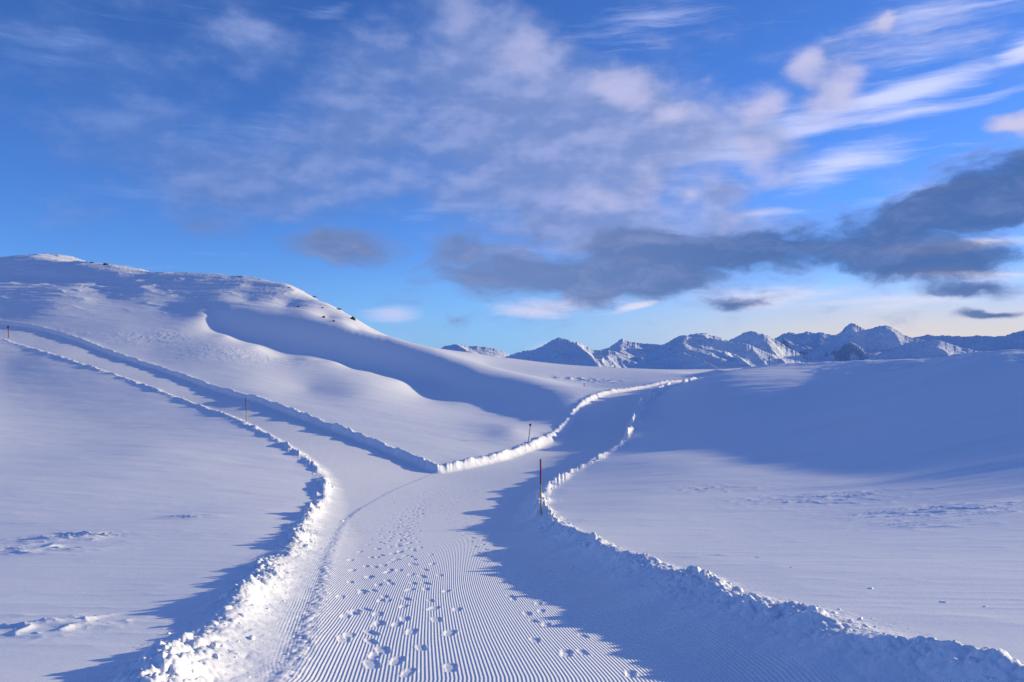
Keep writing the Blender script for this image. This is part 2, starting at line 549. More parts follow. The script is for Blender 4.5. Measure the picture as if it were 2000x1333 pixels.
# centre line of the main trail, and the seam where the two groomer passes meet
SEAM = np.array([hit_base(*q) for q in [(560, 1333), (595, 1250), (620, 1180), (637, 1117), (650, 1075), (690, 1005), (770, 958), (860, 918)]])
SEAM = np.vstack([[SEAM[0][0] + .02, 1], [SEAM[0][0] + .01, 2.4], SEAM])
cSEAM = catmull(SEAM, .3)
left_main = [tuple(q) for q in SEAM[2:]] + [e[:2] for e in E2m[1:]]
CENTRE = catmull([P3(*q)[:2] for q in [(830, 1333, 4.6), (830, 1215, 6.5), (840, 1117, 10), (868, 1040, 17), (905, 985, 26), (960, 940, 36), (1035, 905, 47), (1120, 862, 60), (1185, 810, 73), (1240, 770, 90), (1340, 742, 115)]], .5)
CENTRE = np.vstack([[CENTRE[0][0] + .35, -6], CENTRE])
MAINL = catmull([(SEAM[0][0], -6)] + [tuple(q) for q in SEAM[1:]] + [tuple(e[:2]) for e in E2m[1:]], .5)


# footprints ----------------------------------------------------------
PRINTS = []


def track(pix, stride=.62, gauge=.11, jit=.04, size=1.0, seed=0, rev=False):
    r = random.Random(seed)
    p = catmull([hit_base(*q) for q in pix], .05)
    seg = np.linalg.norm(np.diff(p, axis=0), axis=1)
    S = np.concatenate([[0], np.cumsum(seg)])
    s = r.random() * stride
    k = 0
    while s < S[-1]:
        x = np.interp(s, S, p[:, 0])
        y = np.interp(s, S, p[:, 1])
        x2 = np.interp(min(s + .1, S[-1]), S, p[:, 0])
        y2 = np.interp(min(s + .1, S[-1]), S, p[:, 1])
        a = math.atan2(y2 - y, x2 - x + 1e-9)
        side = 1 if k % 2 else -1
        PRINTS.append((x - math.sin(a) * gauge * side + r.gauss(0, jit), y + math.cos(a) * gauge * side + r.gauss(0, jit),
                       a + r.gauss(0, .12) + side * .12, size * r.uniform(.85, 1.1), r.uniform(.6, 1.15)))
        s += stride * r.uniform(.85, 1.15)
        k += 1


tracks = [
    [(775, 1333), (790, 1250), (812, 1160), (790, 1075), (812, 1010), (872, 955), (965, 915)],
    [(690, 1300), (720, 1200), (748, 1110), (780, 1040), (835, 975)],
    [(700, 1333), (705, 1240), (735, 1150), (765, 1080), (790, 1020), (850, 965), (950, 920), (1080, 880)],
    [(730, 1333), (760, 1230), (775, 1130), (800, 1050), (830, 985), (900, 945), (1000, 905), (1100, 872)],
    [(835, 1333), (845, 1260), (865, 1180), (830, 1100), (790, 1040), (800, 1000), (860, 950), (960, 910)],
    [(1200, 1333), (1160, 1270), (1080, 1230), (1030, 1180), (1000, 1120), (950, 1080), (900, 1040), (880, 1000), (930, 955)],
    [(1090, 1300), (1050, 1210), (1010, 1150), (960, 1100), (925, 1050), (915, 1010)],
    [(600, 880), (680, 905), (720, 935), (745, 960), (770, 985)],
    [(560, 850), (640, 880), (700, 920), (740, 950)],
    [(820, 1010), (920, 965), (1010, 930), (1080, 900)],
    [(780, 1000), (720, 1080), (700, 1160), (690, 1250)],
]
for i, tk in enumerate(tracks):
    track(tk, stride=.60 + .03 * (i % 3), gauge=.10, seed=i + 3, size=1.0 if i != 5 else .8)


def apply_prints(x, y, z, cm):
    """press the boot prints into the arrays (in place)"""
    order = np.argsort(y.ravel())
    ys = y.ravel()[order]
    xf, yf, zf, cf = x.ravel(), y.ravel(), z.ravel(), cm.ravel()
    for (px_, py_, a, sz, dp) in PRINTS:
        i0 = np.searchsorted(ys, py_ - .35)
        i1 = np.searchsorted(ys, py_ + .35)
        idx = order[i0:i1]
        idx = idx[np.abs(xf[idx] - px_) < .35]
        if len(idx) == 0:
            continue
        rx = xf[idx] - px_
        ry = yf[idx] - py_
        u = (rx * math.cos(a) + ry * math.sin(a)) / sz / .78
        v = (-rx * math.sin(a) + ry * math.cos(a)) / sz / .72
        wob = vnoise(xf[idx] * 28, yf[idx] * 28, 91) * .016
        hw = .052 - .012 * np.clip(-(u + .01) / .1, 0, 1) * (u > -.1)
        q = np.hypot(np.maximum(np.abs(u) - .09, 0), v * (.055 / hw)) - .055 + wob
        pit = -sst(-q, -.012, .014) * .010 * dp
        rim = np.exp(-((q - .026) / .016) ** 2) * .0024 * (1 + 1.8 * vnoise(xf[idx] * 22, yf[idx] * 22, 5))
        zf[idx] += (pit + rim).astype(zf.dtype)
        cf[idx] *= (1 - np.clip(sst(-q, -.05, .0), 0, 1)).astype(cf.dtype)
    return zf.reshape(z.shape), cf.reshape(cm.shape)


def lookup(x, y):
    """everything about the ground at these points: z, groomed-line coordinate, grooming strength, zone"""
    sh = np.shape(x)
    x = np.asarray(x, np.float32).ravel()
    y = np.asarray(y, np.float32).ravel()
    z = base(x, y).astype(np.float32)
    rr = np.hypot(x, y)
    near = np.where((y > -14) & (y < 200) & (x > -125) & (x < 60))[0]
    S = np.full(x.shape, -99, np.float32)          # signed distance, + inside the trail
    raise_ = np.full(x.shape, RAISE2, np.float32)
    which = np.zeros(x.shape, np.int8)
    cord = np.zeros(x.shape, np.float32)
    cm = np.zeros(x.shape, np.float32)
    xn, yn = x[near], y[near]
    # edges wander a little
    wobx = fbm(xn * .9, yn * .9, 3, .5, 40) * .16
    woby = fbm(xn * .9 + 50, yn * .9, 3, .5, 41) * .16
    xw, yw = xn + wobx, yn + woby
    d1, _ = polydist(xw, yw, cE1)
    d2a, _ = polydist(xw, yw, cE2m)
    d2b, _ = polydist(xw, yw, cE2b)
    d3, _ = polydist(xw, yw, cE3)
    ins = inside(xw, yw, TRAIL)
    D = np.stack([d1, d2a, d2b, d3])
    k = np.argmin(D, 0)
    dm = D.min(0)
    Sn = np.where(ins, dm, -dm)
    S[near] = Sn
    which[near] = k
    ra = np.array([RAISE1, RAISE2, RAISE2, RAISE3], np.float32)
    # blend the raise by inverse distance so that no step appears between zones
    wgt = 1.0 / (D + .3) ** 3
    raise_[near] = (ra[:, None] * wgt).sum(0) / wgt.sum(0)
    far1 = np.where(~np.isin(np.arange(len(x)), near))[0] if len(near) < len(x) else np.array([], int)
    if len(far1):
        raise_[far1] = np.where(x[far1] > 30, RAISE3, RAISE2)
        raise_[far1[y[far1] <= -14]] = .2
    # ---------------- cut banks and berms
    bw = np.array([1.0, .8, .6, .95], np.float32)[which] * np.clip(.5 + 8 / np.maximum(rr, 8), .6, 1)
    out = sst(-S, -bw, .20)
    z += raise_ * out
    crest_h = np.array([.055, .08, .11, .10], np.float32)[which]
    lump = 1 + 2.1 * fbm(x * .55, y * .55, 3, .5, 60)
    crest_h = crest_h * (1 - sst(y, 95, 125)) * (y > 0) + .0
    crest_h = crest_h + (which == 3) * .34 * sst(y, 52, 66) * (1 - sst(y, 96, 112))
    z += crest_h * np.exp(-((S + .10) / .19) ** 2) * np.clip(lump, .15, 2.3)
    # lumpy crumbled snow along the edges
    bz = np.exp(-((S + .14) / (.22 * (1 + np.clip(rr - 25, 0, 60) / 60 * 1.5))) ** 2)
    bz_in = np.exp(-((S - .25) / .35) ** 2)
    kk = np.where(which == 3, 1.25, np.where(which == 0, 1.0, .9))
    grow = np.clip(rr / 25, 1, 2.2)
    cl = np.abs(fbm(x * 3.4 / grow, y * 3.4 / grow, 2, .5, 70)) * .17 + np.abs(vnoise(x * 8.5 / grow, y * 8.5 / grow, 74)) * .15 + np.abs(vnoise(x * 19 / grow, y * 19 / grow, 76)) * .08 + vnoise(x * 43 / grow, y * 43 / grow, 78) * .03
    kk = kk * np.clip(1 + 2.2 * fbm(x * .8, y * .8, 2, .5, 66), .3, 1.9)
    z += cl * bz * kk * np.clip(.38 + rr / 60, .38, .75)
    z += cl * np.where(which == 3, .10, .05) * bz_in
    # ---------------- wind-blown relief on the untouched snow
    o2 = sst(-S, .1, 1.2)
    wnd = R(-8)
    xs = x * math.cos(wnd) + y * math.sin(wnd)
    ys = -x * math.sin(wnd) + y * math.cos(wnd)
    z += o2 * fbm(xs * .22, ys * .5, 3, .5, 100) * .05 * np.clip(rr / 30, .3, 1)
    patch = sst(fbm(x * .06, y * .1, 2, .5, 110), .05, .35)
    z += o2 * patch * ridged(xs * .9, ys * 2.6, 3, .5, 120) * .005
    z += o2 * (ridged(xs * .35, ys * 1.6, 2, .5, 125) * .004)
    z += o2 * (fbm(x * 5, y * 7, 2, .5, 130) * .0007) * (rr < 40)
    # stronger relief high on the hill and along the right ridge
    hill = sst(z, 4, 16) * (x < 0)
    z += hill * (ridged(xs * .10, ys * .28, 4, .55, 140) * .27)
    rdg0 = sst(x - .12 * y, 2, 16) * (1 - sst(x, 24, 34)) * (y < 140) * (y > 15)
    z += rdg0 * (fbm(xs * .07, ys * .33, 4, .55, 152) * .13 + fbm(xs * .35, ys * 1.3, 3, .5, 153) * .012)
    rdg = sst(x, 22, 38) * (y < 140)
    z += rdg * (ridged(xs * .16, ys * .3, 4, .55, 150) * .15 - .15)
    # distinct sastrugi patches seen in the photograph
    for (cx, cy, ax_, ay_, amp, fx, fy) in SAST:
        m = np.where((np.abs(x - cx) < ax_ * 2) & (np.abs(y - cy) < ay_ * 2))[0]
        if len(m):
            e = np.exp(-((x[m] - cx) / ax_) ** 2 - ((y[m] - cy) / ay_) ** 2)
            z[m] += o2[m] * e * (ridged(x[m] * fx, y[m] * fy, 3, .55, 160) * amp)
    # ---------------- groomed corduroy coordinate
    zone = np.zeros(x.shape, np.int8)
    zone[S > -.02] = 1
    zone[(S <= -.02) & (S > -.62)] = 2
    tn = near[Sn > -.6]
    if len(tn):
        dM, arcM = polydist(x[tn], y[tn], MAINL, signed=True)
        dE, _ = polydist(x[tn], y[tn], cE1)
        # the main pass lies to the right of its left rim
        isM = dM < 0
        dC, _ = polydist(x[tn], y[tn], CENTRE, signed=True)
        cord[tn] = np.where(isM, dC, dE + 40)
        st = sst(S[tn], .22, .5)
        # crumbled seam between the two passes
        seam_d = np.abs(dM)
        sm = np.exp(-(seam_d / .10) ** 2) * (y[tn] < 25)
        st = st * (1 - sm * .9)
        # the far part of the main trail and the right strip are smoother
        cm[tn] = st
        nn = np.abs(vnoise(x[tn] * 14, y[tn] * 14, 77)) * .03
        z[tn] += nn * sm * 1.2
        # main pass sits a hand's width proud of the other
        z[tn] += np.where(S[tn] > 0, sst(-dM, -.1, .1) * .02 * sst(S[tn], 0, .5) * (y[tn] < 45), 0)
    z, cm = apply_prints(x, y, z, cm)
    return z.reshape(sh), cord.reshape(sh), cm.reshape(sh), S.reshape(sh), zone.reshape(sh)


SAST = []
for (px, py, wpx, Dd, amp, fx, fy) in [(60, 1080, 130, 12, .04, 1.3, 3.2), (150, 1045, 90, 14, .06, 1.6, 4), (370, 1015, 60, 18, .05, .8, 2.2),
                                       (1600, 965, 170, 22, .026, 1.5, 3.6), (1850, 985, 200, 16.5, .028, 1.5, 4.5), (1380, 1085, 60, 10, .02, 1, 3),
                                       (1400, 955, 90, 27, .025, 1.6, 3), (1800, 1010, 120, 13.8, .02, 1.4, 4),
                                       (480, 700, 120, 104, .05, 1.2, 1.6), (300, 660, 80, 112, .05, 1, 1.5), (1130, 745, 80, 132, .22, .45, .8),
                                       (100, 1230, 120, 6, .03, 3.4, 5), (60, 700, 60, 108, .3, .8, 1)]:
    x, y, z = P3(px, py, Dd)
    SAST.append((x, y, wpx / FPX * Dd, wpx / FPX * Dd * .9, amp, fx, fy))


# ------------------------------------------------------------------ materials
def principled(name):
    m = bpy.data.materials.new(name)
    m.use_nodes = True
    T = NT(m.node_tree)
    b = T.n['Principled BSDF']
    return m, T, b


def snow_material(name, groomed=False, lumpy=False):
    m, T, b = principled(name)
    tc = T.new('ShaderNodeTexCoord')
    P = tc.outputs['Object']
    n = T.noise(P, .15, 4, .5)
    col = T.mix(n, (.77, .83, .90), (.81, .86, .92))
    T.l.new(col, b.inputs['Base Color'])
    b.inputs['Roughness'].default_value = .55
    b.inputs['Specular IOR Level'].default_value = .45
    # fine grain
    g1 = T.noise(P, 3.0, 5, .6)
    g2 = T.noise(P, 22.0, 4, .7)
    g3 = T.noise(T.mapping(P, rot=(0, 0, R(9)), scale=(.55, 2.6, 1)), 2.2, 4, .55)
    h0 = T.math('MULTIPLY', g3, .004)
    h = T.math('ADD', T.math('MULTIPLY', g1, 0.0036 if not lumpy else .014), T.math('MULTIPLY', g2, .0008 if not lumpy else .008))
    h = T.math('ADD', h, h0)
    if groomed:
        at = T.new('ShaderNodeAttribute', attribute_name='cord')
        am = T.new('ShaderNodeAttribute', attribute_name='groom')
        wv = T.math('SINE', T.math('MULTIPLY', at.outputs['Fac'], 2 * math.pi / CORD_PITCH))
        wv = T.math('MULTIPLY', T.math('MULTIPLY', wv, am.outputs['Fac']), CORD_AMP)
        h = T.math('ADD', T.math('MULTIPLY', h, .5), wv)
    bp = T.new('ShaderNodeBump')
    bp.inputs['Strength'].default_value = 1.0
    bp.inputs['Distance'].default_value = 1.0
    T.l.new(h, bp.inputs['Height'])
    T.l.new(bp.outputs[0], b.inputs['Normal'])
    # loose ice crystals: tiny mirror facets turned every way
    vo = T.new('ShaderNodeTexVoronoi')
    vo.inputs['Scale'].default_value = 150.0
    T.l.new(P, vo.inputs['Vector'])
    wn = T.vmath('SUBTRACT', vo.outputs['Color'], (.5, .5, .5))
    geo = T.new('ShaderNodeNewGeometry')
    nn = T.vmath('NORMALIZE', T.vmath('ADD', geo.outputs['Normal'], T.vmath('MULTIPLY', wn, (1.5, 1.5, .6))))
    gl = T.new('ShaderNodeBsdfGlossy')
    gl.inputs['Roughness'].default_value = .09
    T.l.new(nn, gl.inputs['Normal'])
    # only the core of a crystal, and only some crystals
    vc = T.new('ShaderNodeSeparateColor')
    T.l.new(vo.outputs['Color'], vc.inputs[0])
    pick = T.math('GREATER_THAN', vc.outputs[2], .88)
    core = T.math('LESS_THAN', vo.outputs['Distance'], .38)
    fac = T.math('MULTIPLY', T.math('MULTIPLY', pick, core), .0 if lumpy else .8)
    mx = T.new('ShaderNodeMixShader')
    T.l.new(fac, mx.inputs[0])
    T.l.new(b.outputs[0], mx.inputs[1])
    T.l.new(gl.outputs[0], mx.inputs[2])
    out = T.n['Material Output']
    T.l.new(mx.outputs[0], out.inputs[0])
    return m


CORD_PITCH = .0252
CORD_AMP = .0021
M_SNOW = snow_material('untouched_snow')
M_GROOM = snow_material('groomed_snow', groomed=True)
M_BANK = snow_material('crumbled_snow', lumpy=True)


def plain(name, col, rough=.6, var=.15, scale=30, metal=0.0):
    m, T, b = principled(name)
    tc = T.new('ShaderNodeTexCoord')
    n = T.noise(tc.outputs['Object'], scale, 4, .6)
    lo = tuple(c * (1 - var) for c in col)
    hi = tuple(min(1, c * (1 + var)) for c in col)
    T.l.new(T.mix(n, lo, hi), b.inputs['Base Color'])
    b.inputs['Roughness'].default_value = rough
    b.inputs['Metallic'].default_value = metal
    return m


M_MAROON = plain('weathered_maroon_paint', (.17, .012, .10), .5, .25, 12)
M_RED = plain('faded_red_paint', (.26, .04, .05), .5, .25, 12)
M_WOOD = plain('bare_yellow_bamboo', (.42, .30, .12), .6, .3, 18)
M_GREYWOOD = plain('grey_weathered_wood', (.16, .14, .12), .7, .3, 18)
M_BLACK = plain('black_plastic', (.012, .012, .016), .45, .2, 20)
M_ROCK = plain('dark_lichen_rock', (.05, .043, .038), .9, .45, 3)


# ------------------------------------------------------------------ mesh output
def mesh_from_grid(name, V, faces, mat, attrs=None, smooth=True):
    used = np.unique(faces)
    remap = np.zeros(V.shape[0], np.int64)
    remap[used] = np.arange(len(used))
    f = remap[faces].astype(np.int32)
    me = bpy.data.meshes.new(name)
    me.vertices.add(len(used))
    me.vertices.foreach_set('co', V[used].astype(np.float32).ravel())
    nf, k = f.shape
    me.loops.add(nf * k)
    me.loops.foreach_set('vertex_index', f.ravel())
    me.polygons.add(nf)
    me.polygons.foreach_set('loop_start', np.arange(0, nf * k, k, dtype=np.int32))
    me.polygons.foreach_set('loop_total', np.full(nf, k, np.int32))
    if smooth:
        me.polygons.foreach_set('use_smooth', np.ones(nf, bool))
    if attrs:
        for an, av in attrs.items():
            a = me.attributes.new(an, 'FLOAT', 'POINT')
            a.data.foreach_set('value', av.ravel()[used].astype(np.float32))
    me.materials.append(mat)
    me.update(calc_edges=True)
    o = bpy.data.objects.new(name, me)
    scene.collection.objects.link(o)
    return o


def tag(o, label=None, cat=None, group=None, kind=None):
    if label:
        o['label'] = label
    if cat:
        o['category'] = cat
    if group:
        o['group'] = group
    if kind:
        o['kind'] = kind
    return o


def grid_faces(nr, nc):
    i = np.arange(nr - 1)[:, None] * nc
    j = np.arange(nc - 1)[None, :]
    a = (i + j).ravel()
    return np.stack([a, a + 1, a + 1 + nc, a + nc], 1)


def build_ground():
    # fine where the photograph looks, coarse behind
    fine = np.arange(-37, 37.01, 74 / 1250)
    side = np.concatenate([np.arange(-60, -37, .35), fine, np.arange(37.2, 62, .35)])
    rest = np.arange(66, 300.1, 3.0)
    azs = np.radians(np.concatenate([side, rest]))
    r0 = np.exp(np.linspace(math.log(2.6), math.log(330), 1400))
    r1 = np.exp(np.linspace(math.log(333), math.log(540), 40))
    rad = np.concatenate([[.02, .5, 1.0, 1.5, 2.0, 2.3], r0, r1])
    A, Q = np.meshgrid(azs, rad)
    X = Q * np.sin(A)
    Y = Q * np.cos(A)
    Z, cord, cm, S, zone = lookup(X, Y)
    # beyond the plateau the land falls away to the valley
    Z = Z - sst(Q, 340, 540) * 60
    V = np.stack([X.ravel(), Y.ravel(), Z.ravel()], 1)
    nr, nc = X.shape
    F = grid_faces(nr, nc)
    # close the ring behind the camera
    last = np.arange(nr - 1) * nc + nc - 1
    first = np.arange(nr - 1) * nc
    F = np.vstack([F, np.stack([last, first, first + nc, last + nc], 1)])
    F = F[:, ::-1]
    zf = zone.ravel()[F].max(1)
    g = mesh_from_grid('snow_ground', V, F[zf == 0], M_SNOW)
    tag(g, kind='structure')
    t = mesh_from_grid('groomed_trail', V, F[zf == 1], M_GROOM, {'cord': cord, 'groom': cm})
    tag(t, kind='structure')
    b = mesh_from_grid('snow_bank', V, F[zf == 2], M_BANK)
    tag(b, kind='structure')


build_ground()


def zat(x, y):
    return float(lookup(np.array([x]), np.array([y]))[0][0])


# ------------------------------------------------------------------ broken snow clods along the edges
def build_clods():
    import bmesh
    bm = bmesh.new()
    bmesh.ops.create_icosphere(bm, subdivisions=2, radius=1)
    bv = np.array([v.co[:] for v in bm.verts])
    bf = np.array([[v.index for v in f.verts] for f in bm.faces])
    bm.free()
    r = np.random.default_rng(21)
    cx, cy, cs = [], [], []
    for line, dens, off, spread, smax in ((cE3, 60, .12, .20, .07), (cE1, 40, .10, .16, .06), (cE2m, 14, .05, .2, .10), (cE2b, 14, .05, .2, .10)):
        p = line[:, :2]
        for i in range(len(p) - 1):
            y = p[i, 1]
            if y < 2.6 or y > 110:
                continue
            L = np.linalg.norm(p[i + 1] - p[i])
            n = r.poisson(dens * L / max(1, (y / 22)))
            d = (p[i + 1] - p[i]) / L
            nv = np.array([d[1], -d[0]])
            for _ in range(n):
                q = p[i] + d * r.random() * L + nv * (r.normal(0, spread) + (off if line is cE3 else (-off if line is cE1 else 0)))
                s = r.lognormal(-4.35, .62) * np.clip(y / 22, 1, 2.2)
                cx.append(q[0])
                cy.append(q[1])
                cs.append(min(s, smax * max(1, min(y / 22, 2))))
    # a few scattered on the trail and on the open snow
    for (px, py, s) in [(490, 1282, .05), (667, 1020, .10), (1262, 1190, .03), (1480, 1135, .04), (1480, 1290, .04), (1545, 1165, .03), (1842, 1250, .04), (1925, 1262, .03), (1700, 1215, .03), (560, 1300, .03), (1070, 1075, .03), (1140, 1100, .025)]:
        x, y = hit_base(px, py)
        cx.append(x)
        cy.append(y)
        cs.append(s)
    cx, cy, cs = map(np.array, (cx, cy, cs))
    cz = lookup(cx, cy)[0] - cs * .25
    N = len(cx)
    V = []
    for i in range(N):
        sc = cs[i] * .72 * r.uniform(.65, 1.25, 3) * np.array([1, 1, .75])
        a = r.uniform(0, 6.28)
        jag = 1 + .55 * (vnoise(bv[:, 0] * 1.7 + i * 7.1 + bv[:, 2], bv[:, 1] * 1.7 + i * 3.3 - bv[:, 2] * .7, 9)) * 2
        v = bv * sc * jag[:, None]
        v = np.stack([v[:, 0] * math.cos(a) - v[:, 1] * math.sin(a), v[:, 0] * math.sin(a) + v[:, 1] * math.cos(a), v[:, 2]], 1)
        V.append(v + [cx[i], cy[i], cz[i] + sc[2] * .22])
    V = np.vstack(V)
    F = (bf[None] + (np.arange(N) * len(bv))[:, None, None]).reshape(-1, 3)
    o = mesh_from_grid('snow_clods', V, F, M_BANK, smooth=True)
    tag(o, 'broken lumps of snow scattered along the trail edges', 'snow clods', kind='stuff')


build_clods()


# ------------------------------------------------------------------ far mountains
def mountain_material():
    m, T, b = principled('snowy_rock_mountain')
    tc = T.new('ShaderNodeTexCoord')
    P = tc.outputs['Object']
    geo = T.new('ShaderNodeNewGeometry')
    sp = T.new('ShaderNodeSeparateXYZ')
    T.l.new(geo.outputs['Normal'], sp.inputs[0])
    n1 = T.noise(P, .006, 7, .68)
    n2 = T.noise(T.mapping(P, scale=(1, 1, .35)), .0022, 5, .6)
    steep = T.math('SUBTRACT', 1.0, sp.outputs[2])
    v = T.math('ADD', T.math('MULTIPLY', steep, 1.25), T.math('MULTIPLY', T.math('SUBTRACT', n1, .5), 1.1))
    v = T.math('ADD', v, T.math('MULTIPLY', T.math('SUBTRACT', n2, .5), .2))
    rock = T.step(v, .46, .62, 0, .75)
    T.l.new(T.mix(rock, (.70, .80, .92), (.30, .35, .43)), b.inputs['Base Color'])
    b.inputs['Roughness'].default_value = .8
    b.inputs['Specular IOR Level'].default_value = .2
    bp = T.new('ShaderNodeBump')
    bp.inputs['Distance'].default_value = 45
    T.l.new(n1, bp.inputs['Height'])
    T.l.new(bp.outputs[0], b.inputs['Normal'])
    return m


M_MTN = mountain_material()


def mountain(name, sky, Dc, depth_f, depth_b, foot_el, seed, rough=1.0, nr=150, label=None):
    """sky: list of (px,row) of the crest as the eye meets it; Dc: distance of the crest (m)."""
    sky = [(sky[0][0] - 130, sky[0][1] + 75)] + list(sky) + [(sky[-1][0] + 130, sky[-1][1] + 75)]
    px = np.array([s[0] for s in sky], float)
    py = np.array([s[1] for s in sky], float)
    step_px = 1.3
    cols = np.arange(px[0], px[-1] + .1, step_px)
    pk = np.interp(cols, px, py)
    # round the corners of the traced crest, then roughen only its upper edge
    kern = np.hanning(9)
    pk = np.convolve(np.pad(pk, 4, mode='edge'), kern / kern.sum(), 'valid')
    u = (cols - 1000) / FPX
    A = np.arctan(u)
    crestz = (HORY - pk) / FPX * Dc
    mpp = Dc / FPX
    jag = (np.abs(fbm(cols * .10, cols * 0 + seed, 4, .62, seed)) * 3.6 - .9) * rough * mpp
    t = np.concatenate([-np.linspace(1, 0, int(nr * .8), endpoint=False) ** 1.25, np.linspace(0, 1, int(nr * .2))])
    dist = Dc + np.where(t < 0, t * depth_f, t * depth_b)
    Y = dist[:, None] * np.ones_like(u)[None]
    X = Y * u[None]
    foot = foot_el / FPX * Dc
    at_ = np.abs(t)[:, None]
    prof = 1 - at_ ** .92
    H = (crestz - foot)[None]
    wx_ = fbm(X / 900., Y / 900., 3, .5, seed + 3) * 260
    wy_ = fbm(X / 900. + 7, Y / 900., 3, .5, seed + 4) * 260
    # spurs slant down to the right of each summit, with gullies between
    Xr = (X + wx_) + (Y - Dc) * .55
    rg = ridged(Xr / 520., (Y + wy_) / 1100., 4, .5, seed + 5)
    fine = ridged((X + wx_ * .4) / 150., (Y + wy_ * .4) / 190., 5, .55, seed + 6)
    wgt = np.clip(at_ * 5, 0, 1) ** .8 * (1 - at_) ** .5
    Z = foot + H * prof + (rg - .95) * wgt * H * .20 + (fine - .9) * np.clip(at_ * 9, 0, 1) * (1 - at_) * H * .042 * rough
    Z += jag[None] * np.exp(-at_ * 26)
    lim = (crestz + np.maximum(jag, 0))[None] / Dc * Y
    Z = np.where(Z > lim, lim - .15 * (Z - lim), Z)
    V = np.stack([X.ravel(), Y.ravel(), Z.ravel()], 1)
    F = grid_faces(*X.shape)
    o = mesh_from_grid(name, V, F, M_MTN)
    tag(o, kind='structure')
    return o


ranges = [
    ('mountain', [(760, 705), (840, 690), (870, 676), (892, 672), (915, 676), (950, 678), (975, 684), (1000, 694), (1060, 700)], 5600, 1800, 2500, -60, 11, .7),
    ('mountain', [(940, 712), (985, 698), (1020, 687), (1050, 682), (1072, 668), (1092, 660), (1112, 664), (1135, 672), (1160, 684), (1200, 686), (1240, 700), (1300, 712)], 4600, 1500, 1500, -110, 23, 1.0),
    ('mountain', [(1120, 715), (1170, 684), (1192, 678), (1212, 663), (1228, 667), (1250, 671), (1280, 672), (1296, 674), (1320, 662), (1340, 668), (1370, 690), (1420, 710)], 5000, 1500, 1500, -110, 37, 1.0),
    ('mountain', [(1240, 712), (1290, 678), (1318, 660), (1334, 655), (1350, 660), (1390, 661), (1425, 668), (1460, 672), (1500, 690), (1540, 702), (1600, 715)], 4000, 1300, 1300, -120, 41, .75),
    ('mountain', [(1300, 690), (1335, 658), (1350, 653), (1375, 650), (1385, 655), (1400, 657), (1410, 660), (1450, 680)], 5600, 1500, 1500, -60, 47, 1.2),
    ('mountain', [(1340, 705), (1400, 662), (1420, 668), (1440, 657), (1455, 650), (1465, 646), (1480, 650), (1500, 655), (1512, 663), (1540, 680), (1580, 700), (1640, 716)], 4300, 1300, 1500, -120, 53, 1.1),
    ('mountain', [(1480, 700), (1512, 662), (1530, 652), (1545, 650), (1560, 652), (1575, 648), (1590, 652), (1602, 649), (1615, 654), (1640, 655), (1700, 680), (1750, 700)], 5100, 1500, 1500, -90, 61, 1.2),
    ('mountain', [(1520, 712), (1580, 690), (1620, 664), (1640, 652), (1652, 638), (1663, 631), (1672, 634), (1690, 644), (1705, 641), (1720, 636), (1736, 637), (1752, 645), (1768, 656), (1800, 664), (1850, 690), (1900, 706)], 4700, 1700, 1600, -130, 71, 1.0),
    ('mountain', [(1700, 700), (1760, 664), (1790, 659), (1815, 654), (1830, 657), (1850, 656), (1880, 658), (1910, 656), (1950, 658), (1985, 655), (2040, 650), (2150, 650), (2300, 665)], 5300, 2000, 2000, -80, 83, .9),
    ('mountain', [(1660, 715), (1720, 690), (1780, 668), (1830, 664), (1880, 680), (1930, 690), (1990, 682), (2060, 670), (2200, 672), (2350, 690)], 4200, 1500, 1500, -120, 97, .8),
    ('mountain', [(1930, 680), (1965, 655), (1985, 649), (2000, 647), (2030, 640), (2100, 650), (2200, 670)], 5600, 1500, 1500, -60, 101, 1.0),
    ('mountain', [(500, 690), (620, 672), (760, 680), (900, 690), (1000, 700)], 5700, 1500, 1500, -60, 107, 1.0),
    ('mountain', [(-900, 690), (-600, 660), (-300, 668), (0, 650), (300, 670), (520, 690)], 9000, 1500, 1500, -60, 113, 1.0),
    ('mountain', [(2200, 690), (2500, 660), (2900, 668), (3400, 640), (4000, 670)], 9000, 1500, 1500, -60, 127, 1.0),
]
for a in ranges:
    mountain(*a)


def build_shade_massif():
    """made-up massif added out of frame on the sunward side to shade the far ranges"""
    s = np.array([math.sin(R(SUN_AZ)), math.cos(R(SUN_AZ))])
    n = np.array([-s[1], s[0]])
    o = np.linspace(600, 8000, 220)
    t = np.linspace(-1, 1, 90)
    top = np.interp(o, [600, 1300, 1900, 5700, 6500, 8000], [0, 1150, 1790, 1830, 600, -300])
    top = top + fbm(o * .0016, o * 0 + 3.3, 4, .55, 201) * 420
    S0 = 14000 + t * 3600
    SS, OO = np.meshgrid(S0, o, indexing='ij')
    X = SS * s[0] + OO * n[0]
    Y = SS * s[1] + OO * n[1]
    H = top + 600
    Z = -600 + H[None] * (1 - np.abs(t) ** .9)[:, None]
    rg = ridged(X / 1500, Y / 1500, 6, .5, 207)
    Z += (rg - .9) * (np.abs(t) ** .8 * (1 - np.abs(t)) ** .4)[:, None] * H[None] * .35
    V = np.stack([X.ravel(), Y.ravel(), Z.ravel()], 1)
    m = mesh_from_grid('mountain', V, grid_faces(*X.shape)[:, ::-1], M_MTN)  # added sun blocker in mountain shape, stands outside the view
    tag(m, kind='structure')


build_shade_massif()


